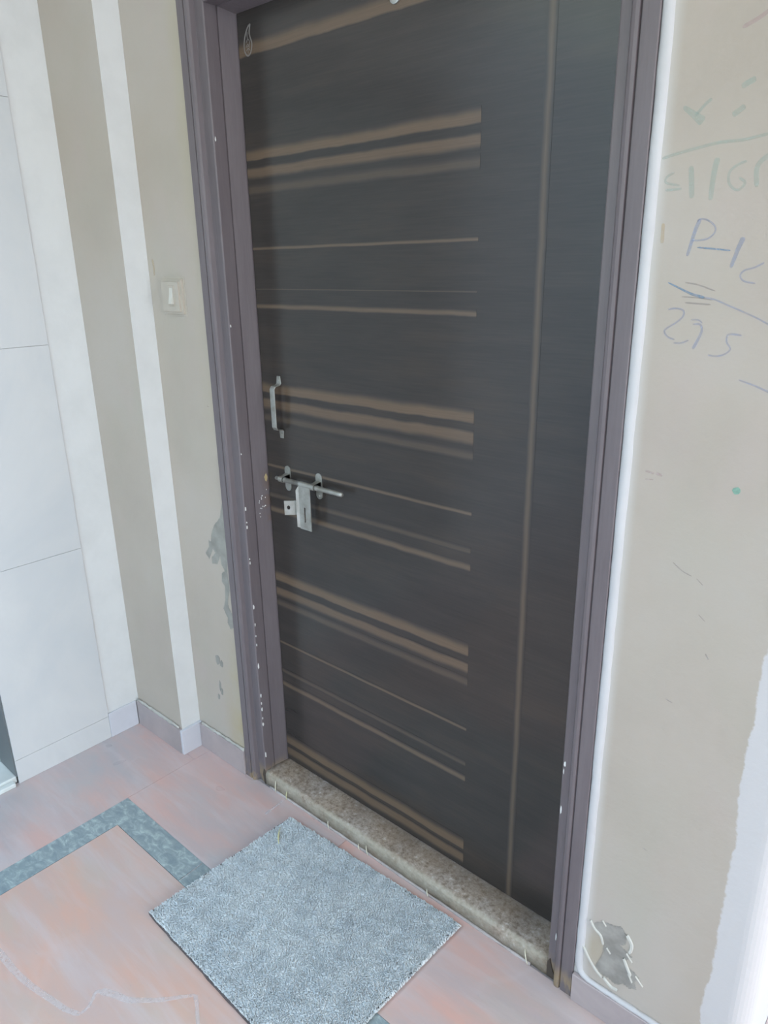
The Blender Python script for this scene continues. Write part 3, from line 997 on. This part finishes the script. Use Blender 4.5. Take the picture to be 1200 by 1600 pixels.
mark('green_scribble', [([(-0.418, 1.643), (-0.407, 1.635), (-0.398, 1.628), (-0.390, 1.622)], (0.005, 0.012)), ([(-0.382, 1.648), (-0.389, 1.643), (-0.395, 1.637), (-0.402, 1.630)], 0.004),
                        ([(-0.331, 1.663), (-0.339, 1.660), (-0.347, 1.656)], 0.007), ([(-0.340, 1.634), (-0.347, 1.629), (-0.354, 1.625)], 0.007),
                        ([(-0.440, 1.583), (-0.421, 1.587), (-0.396, 1.591), (-0.366, 1.595), (-0.336, 1.595), (-0.305, 1.599)], 0.004)], TEAL, wall_back, 'faded green scribble')
mark('green_scribble', [([(-0.421, 1.564), (-0.431, 1.559), (-0.431, 1.552), (-0.412, 1.547)], 0.003), ([(-0.431, 1.5425), (-0.420, 1.5425), (-0.409, 1.543)], 0.0035)], TEAL, wall_back)
mark('green_scribble', [([(-0.3995, 1.570), (-0.3965, 1.550), (-0.394, 1.530)], 0.007)], TEAL, wall_back, 'faded green letter l')
mark('green_scribble', [([(-0.366, 1.577), (-0.368, 1.563), (-0.369, 1.542), (-0.369, 1.526)], (0.008, 0.006))], TEAL, wall_back, 'faded green slash')
mark('green_scribble', [([(-0.329, 1.570), (-0.340, 1.566), (-0.349, 1.558), (-0.347, 1.544), (-0.336, 1.536), (-0.328, 1.544), (-0.336, 1.551)], 0.0035),
                        ([(-0.300, 1.576), (-0.312, 1.568), (-0.316, 1.558), (-0.313, 1.538)], 0.006)], TEAL, wall_back)
GREENC = mat_crayon('green_crayon', (0.25, 0.42, 0.34), 0.9)
chip(blob(-0.284, 1.136, 0.0052, 0.0055, 10, 5, 0.2), wl, wall_back, GREENC, 'green_dot', 0.0003)
mark('red_scribble', [([(-0.418, 1.143), (-0.405, 1.141)], 0.006), ([(-0.401, 1.142), (-0.392, 1.140)], 0.008), ([(-0.417, 1.130), (-0.405, 1.131)], 0.003)], REDCR, wall_back)
mark('red_scribble', [([(-0.355, 1.722), (-0.338, 1.728), (-0.325, 1.735)], 0.005)], REDCR, wall_back)
mark('yellow_scribble', [([(-0.4295, 1.500), (-0.4290, 1.486), (-0.4285, 1.474)], 0.005)], YELCR, wall_back)
mark('yellow_scribble', [([(-1.745, 1.475), (-1.742, 1.455), (-1.744, 1.435)], 0.008)], YELCR, wall_back)
mark('wall_scratch', [([(-0.360, 1.005), (-0.345, 0.995), (-0.330, 0.990)], 0.0016), ([(-0.322, 0.988), (-0.312, 0.980)], 0.002), ([(-0.312, 0.930), (-0.302, 0.922)], 0.0018),
                      ([(-0.294, 0.868), (-0.289, 0.860)], 0.004)], PENCIL, wall_back)
mark('wall_scratch', [([(-0.345, 0.765), (-0.335, 0.762)], 0.003), ([(-0.352, 0.452), (-0.345, 0.450)], 0.003), ([(-1.567, 1.117), (-1.558, 1.115)], 0.002)], PENCIL, wall_back)

PL = [(-1.536, .870), (-1.550, .835), (-1.555, .817), (-1.587, .787), (-1.604, .757), (-1.607, .735), (-1.619, .737), (-1.620, .716), (-1.640, .693), (-1.624, .678),
      (-1.610, .703), (-1.602, .716), (-1.593, .705), (-1.612, .687), (-1.613, .668), (-1.588, .673), (-1.571, .700), (-1.569, .677), (-1.556, .661), (-1.571, .650),
      (-1.575, .625), (-1.562, .612), (-1.567, .568), (-1.579, .539), (-1.562, .514), (-1.566, .499), (-1.554, .481), (-1.538, .492), (-1.541, .536), (-1.551, .549),
      (-1.556, .560), (-1.549, .587), (-1.542, .606), (-1.543, .635), (-1.545, .661), (-1.538, .698), (-1.536, .775), (-1.536, .824)]


def patch(name, pts, mat, parent, label, jag=0.0012):
    st_ = 0.0012
    x0, x1 = min(p[0] for p in pts), max(p[0] for p in pts)
    z0, z1 = min(p[1] for p in pts), max(p[1] for p in pts)
    b_ = bmesh.new()
    vd = {}

    def vert(i, j):
        if (i, j) not in vd:
            vd[(i, j)] = b_.verts.new(wl(x0 + i * st_, z0 + j * st_, 0.0003))
        return vd[(i, j)]

    for j in range(int((z1 - z0) / st_) + 1):
        for i in range(int((x1 - x0) / st_) + 1):
            x = x0 + (i + .5) * st_ + jag * math.sin(j * 1.9 + math.sin(i * .7) * 2)
            z = z0 + (j + .5) * st_ + jag * math.sin(i * 1.3 + math.sin(j * .9) * 2)
            ins = False
            for (ax, az), (bx, bz) in zip(pts, pts[1:] + pts[:1]):
                if (az > z) != (bz > z) and x < (bx - ax) * (z - az) / (bz - az) + ax:
                    ins = not ins
            if ins:
                b_.faces.new((vert(i, j), vert(i + 1, j), vert(i + 1, j + 1), vert(i, j + 1)))
    o = link(name, b_, mat, parent)
    o['label'] = label
    return o


patch('bare_patch', PL, GREY_PL, wall_back, 'grey damp patch with peeled paint beside the left jamb')
PR = [(-.427, .222), (-.403, .239), (-.384, .243), (-.375, .250), (-.363, .239), (-.362, .215), (-.371, .204), (-.357, .198), (-.347, .194), (-.358, .177), (-.354, .164),
      (-.341, .160), (-.329, .153), (-.337, .139), (-.332, .122), (-.346, .114), (-.356, .116), (-.373, .102), (-.388, .107), (-.400, .104), (-.416, .116), (-.409, .139),
      (-.403, .163), (-.404, .183), (-.413, .201), (-.424, .209)]
patch('bare_patch', PR, GREY_PR, wall_back, 'grey patch of peeled paint low on the right wall')
for x_, z_, w_, h_ in ((-1.634, .355, .013, .018), (-1.617, .345, .008, .012), (-1.635, .265, .006, .02), (-1.628, .245, .005, .012), (-1.647, .222, .007, .010)):
    chip(blob(x_, z_, w_, h_, 10, int(h_ * 1e4)), wl, wall_back, GREY_PL, 'bare_spot', 0.0003)
LIPS = [([(-.434, .224), (-.424, .209), (-.411, .201), (-.404, .183)], .0042), ([(-.445, .150), (-.427, .123), (-.412, .107), (-.399, .099)], .005),
        ([(-.397, .180), (-.388, .171)], .004), ([(-.410, .240), (-.402, .231)], .003), ([(-.361, .240), (-.350, .222), (-.352, .200)], .007),
        ([(-.358, .196), (-.345, .182)], .004), ([(-.362, .180), (-.352, .160), (-.345, .148)], .006), ([(-.350, .150), (-.341, .134)], .005),
        ([(-.397, .101), (-.380, .091), (-.366, .092)], .006), ([(-.336, .155), (-.320, .140)], .003)]
for p_, w_ in LIPS:
    bm = bmesh.new()
    ribbon(bm, p_, w_, lambda a, c, h: (a, WY - 0.0004 - h, c), 0.0030)
    link('paint_flake', bm, FLAKE, wall_back)

# ------------------------------------------------------------------ doormat
rng = np.random.default_rng(11)
A = np.array((-1.307, 0.603)); B = np.array((-1.288, 1.031)); Cc = np.array((-0.728, 1.058)); D = np.array((-0.745, 0.588))


def quad(u, v):
    return (A * (1 - u) * (1 - v) + D * u * (1 - v) + B * (1 - u) * v + Cc * u * v)


mat_e = empty('doormat', (-1.017, 0.82, 0))
tag(mat_e, 'grey shaggy rectangular doormat lying on the marble in front of the sill', 'doormat')
bm = bmesh.new()
nu, nv = 24, 18
per = [quad(t, 0) for t in np.linspace(0, 1, nu)] + [quad(1, t) for t in np.linspace(0, 1, nv)][1:] + [quad(1 - t, 1) for t in np.linspace(0, 1, nu)][1:] + [quad(0, 1 - t) for t in np.linspace(0, 1, nv)][1:-1]
pc = (A + B + Cc + D) / 4
per = [(p[0] + rng.normal(0, .0008) - (.0035 if p[0] < pc[0] - .26 else 0) - (.004 if p[0] > pc[0] + .26 else 0), p[1] + rng.normal(0, .0008) + (-.0022 if p[1] < pc[1] - .2 else -.003 if p[1] > pc[1] + .2 else 0)) for p in per]  # left and near edges pushed out to stand in for the mat's shadow
extrude_profile(bm, per, 0.0006, 0.0065)
tag(link('backing', bm, BACKING_SHADE, mat_e), 'dark woven backing, its left and near edges outset as a shadow line')
bm = bmesh.new()
extrude_profile(bm, [tuple(quad(*q)) for q in ((.014, .016), (.986, .016), (.986, .984), (.014, .984))], 0.0064, 0.0085)
tag(link('pile_base', bm, PILE, mat_e), 'grey woven ground of the pile')
# pile: leaning tapered tufts in clumps
nx, ny_ = 250, 190
uu, vv = np.meshgrid((np.arange(nx) + 0.5) / nx, (np.arange(ny_) + 0.5) / ny_)
uu = uu.ravel() + rng.normal(0, 0.35 / nx, nx * ny_)
vv = vv.ravel() + rng.normal(0, 0.35 / ny_, nx * ny_)
uu = np.clip(uu, 0.002, 0.998); vv = np.clip(vv, 0.002, 0.998)
px = (A[None] * ((1 - uu) * (1 - vv))[:, None] + D[None] * (uu * (1 - vv))[:, None] + B[None] * ((1 - uu) * vv)[:, None] + Cc[None] * (uu * vv)[:, None])
n = len(uu)
# clump centres pull the tips together
nc = 7000
cu = rng.random(nc); cv = rng.random(nc)
cp = (A[None] * ((1 - cu) * (1 - cv))[:, None] + D[None] * (cu * (1 - cv))[:, None] + B[None] * ((1 - cu) * cv)[:, None] + Cc[None] * (cu * cv)[:, None])
idx = np.empty(n, int)
for s0 in range(0, n, 4000):
    d2 = ((px[s0:s0 + 4000, None, :] - cp[None]) ** 2).sum(-1)
    idx[s0:s0 + 4000] = d2.argmin(1)
ctr = cp[idx]
chh = rng.uniform(0.9, 1.1, nc)[idx]
cl = rng.normal(0, 0.0009, (nc, 2))[idx] + np.array((0.0008, -0.0045))
ph = px @ np.array([[38., 61.], [95., -47.]])
cl = cl + 0.0016 * np.stack((np.sin(ph[:, 0] + 2 * np.sin(ph[:, 1])), np.cos(ph[:, 1] * 1.7)), 1)
H_ = 0.0102 * chh * rng.uniform(0.85, 1.12, n)
tip = px + (ctr - px) * 0.40 + cl + rng.normal(0, 0.0010, (n, 2))
mid = px * 0.55 + tip * 0.45
W0, W1 = 0.0017, 0.0013
verts = np.empty((n, 7, 3))
a0 = rng.random(n) * 6.283
for k in range(3):
    an = a0 + k * 2.0944
    verts[:, k, :2] = px + np.stack((np.cos(an), np.sin(an)), 1) * W0
    verts[:, k, 2] = 0.005
    verts[:, 3 + k, :2] = mid + np.stack((np.cos(an), np.sin(an)), 1) * W1
    verts[:, 3 + k, 2] = 0.006 + H_ * 0.6
verts[:, 6, :2] = tip
verts[:, 6, 2] = 0.006 + H_
f_ = []
for k in range(3):
    j = (k + 1) % 3
    f_ += [(k, j, 3 + j), (k, 3 + j, 3 + k), (3 + k, 3 + j, 6)]
F = (np.array(f_)[None] + (np.arange(n) * 7)[:, None, None]).reshape(-1, 3)
me = bpy.data.meshes.new('pile')
me.vertices.add(n * 7)
me.vertices.foreach_set('co', verts.ravel())
me.loops.add(len(F) * 3)
me.polygons.add(len(F))
me.loops.foreach_set('vertex_index', F.ravel())
me.polygons.foreach_set('loop_start', np.arange(len(F)) * 3)
me.polygons.foreach_set('loop_total', np.full(len(F), 3))
me.update(calc_edges=True)
me.materials.append(PILE)
pile = bpy.data.objects.new('pile', me)
COL.objects.link(pile)
pile.parent = mat_e
pile.matrix_parent_inverse = mat_e.matrix_basis.inverted()
pile['kind'] = 'stuff'

# ------------------------------------------------------------------ dry straw bits
SW = [((-1.4035, 1.0765, 0.041), (-1.4055, 1.0745, 0.0), STRAWP, 'pale straw bit against the sill, nearest the left jamb'),
      ((-1.356, 1.0765, 0.030), (-1.3585, 1.0745, 0.0), STRAW, 'yellow straw bit against the sill, second from the left jamb'),
      ((-1.189, 1.0765, 0.022), (-1.181, 1.0725, 0.0), STRAWP, 'pale straw bit against the sill, third from the left jamb'),
      ((-1.074, 1.0765, 0.016), (-1.068, 1.0725, 0.0), STRAWP, 'short pale straw bit against the sill, near the middle of the mat edge'),
      ((-1.047, 1.0765, 0.026), (-1.037, 1.0725, 0.0), STRAWP, 'curved pale straw bit against the sill, near the middle of the mat edge'),
      ((-0.846, 1.0765, 0.018), (-0.838, 1.0725, 0.0), STRAWP, 'pale straw bit against the sill, left of the right mat corner'),
      ((-0.574, 1.0765, 0.036), (-0.563, 1.0725, 0.0), STRAWP, 'pale straw bit against the sill, nearest the right jamb')]
for a, b_, m_, lab in SW:
    a, b_ = Vector(a), Vector(b_)
    bm = bmesh.new()
    pts = [a.lerp(b_, t) + Vector((-0.0016 * math.sin(math.pi * t), -0.0006 * math.sin(math.pi * t), 0.0007)) for t in (0, .2, .4, .6, .8, 1)]
    tube(bm, pts, [0.0004, 0.0010, 0.0013, 0.0013, 0.0010, 0.0006], 6)
    tag(link('straw_bit', bm, m_, None, True), lab, 'straw', 'dry straw bits along the sill')
bm = bmesh.new()
a, b_ = Vector((-1.272, 0.978, 0.019)), Vector((-1.229, 0.936, 0.020))
pts = [a.lerp(b_, t) + Vector((-0.002 * math.sin(math.pi * t), -0.002 * math.sin(math.pi * t), 0.001)) for t in (0, .2, .4, .6, .8, 1)]
tube(bm, pts, [0.0005, 0.0014, 0.0022, 0.0024, 0.0017, 0.0008], 7)
tag(link('straw_bit', bm, STRAW, None, True), 'yellow-green straw lying on the grey mat near its far left corner', 'straw')
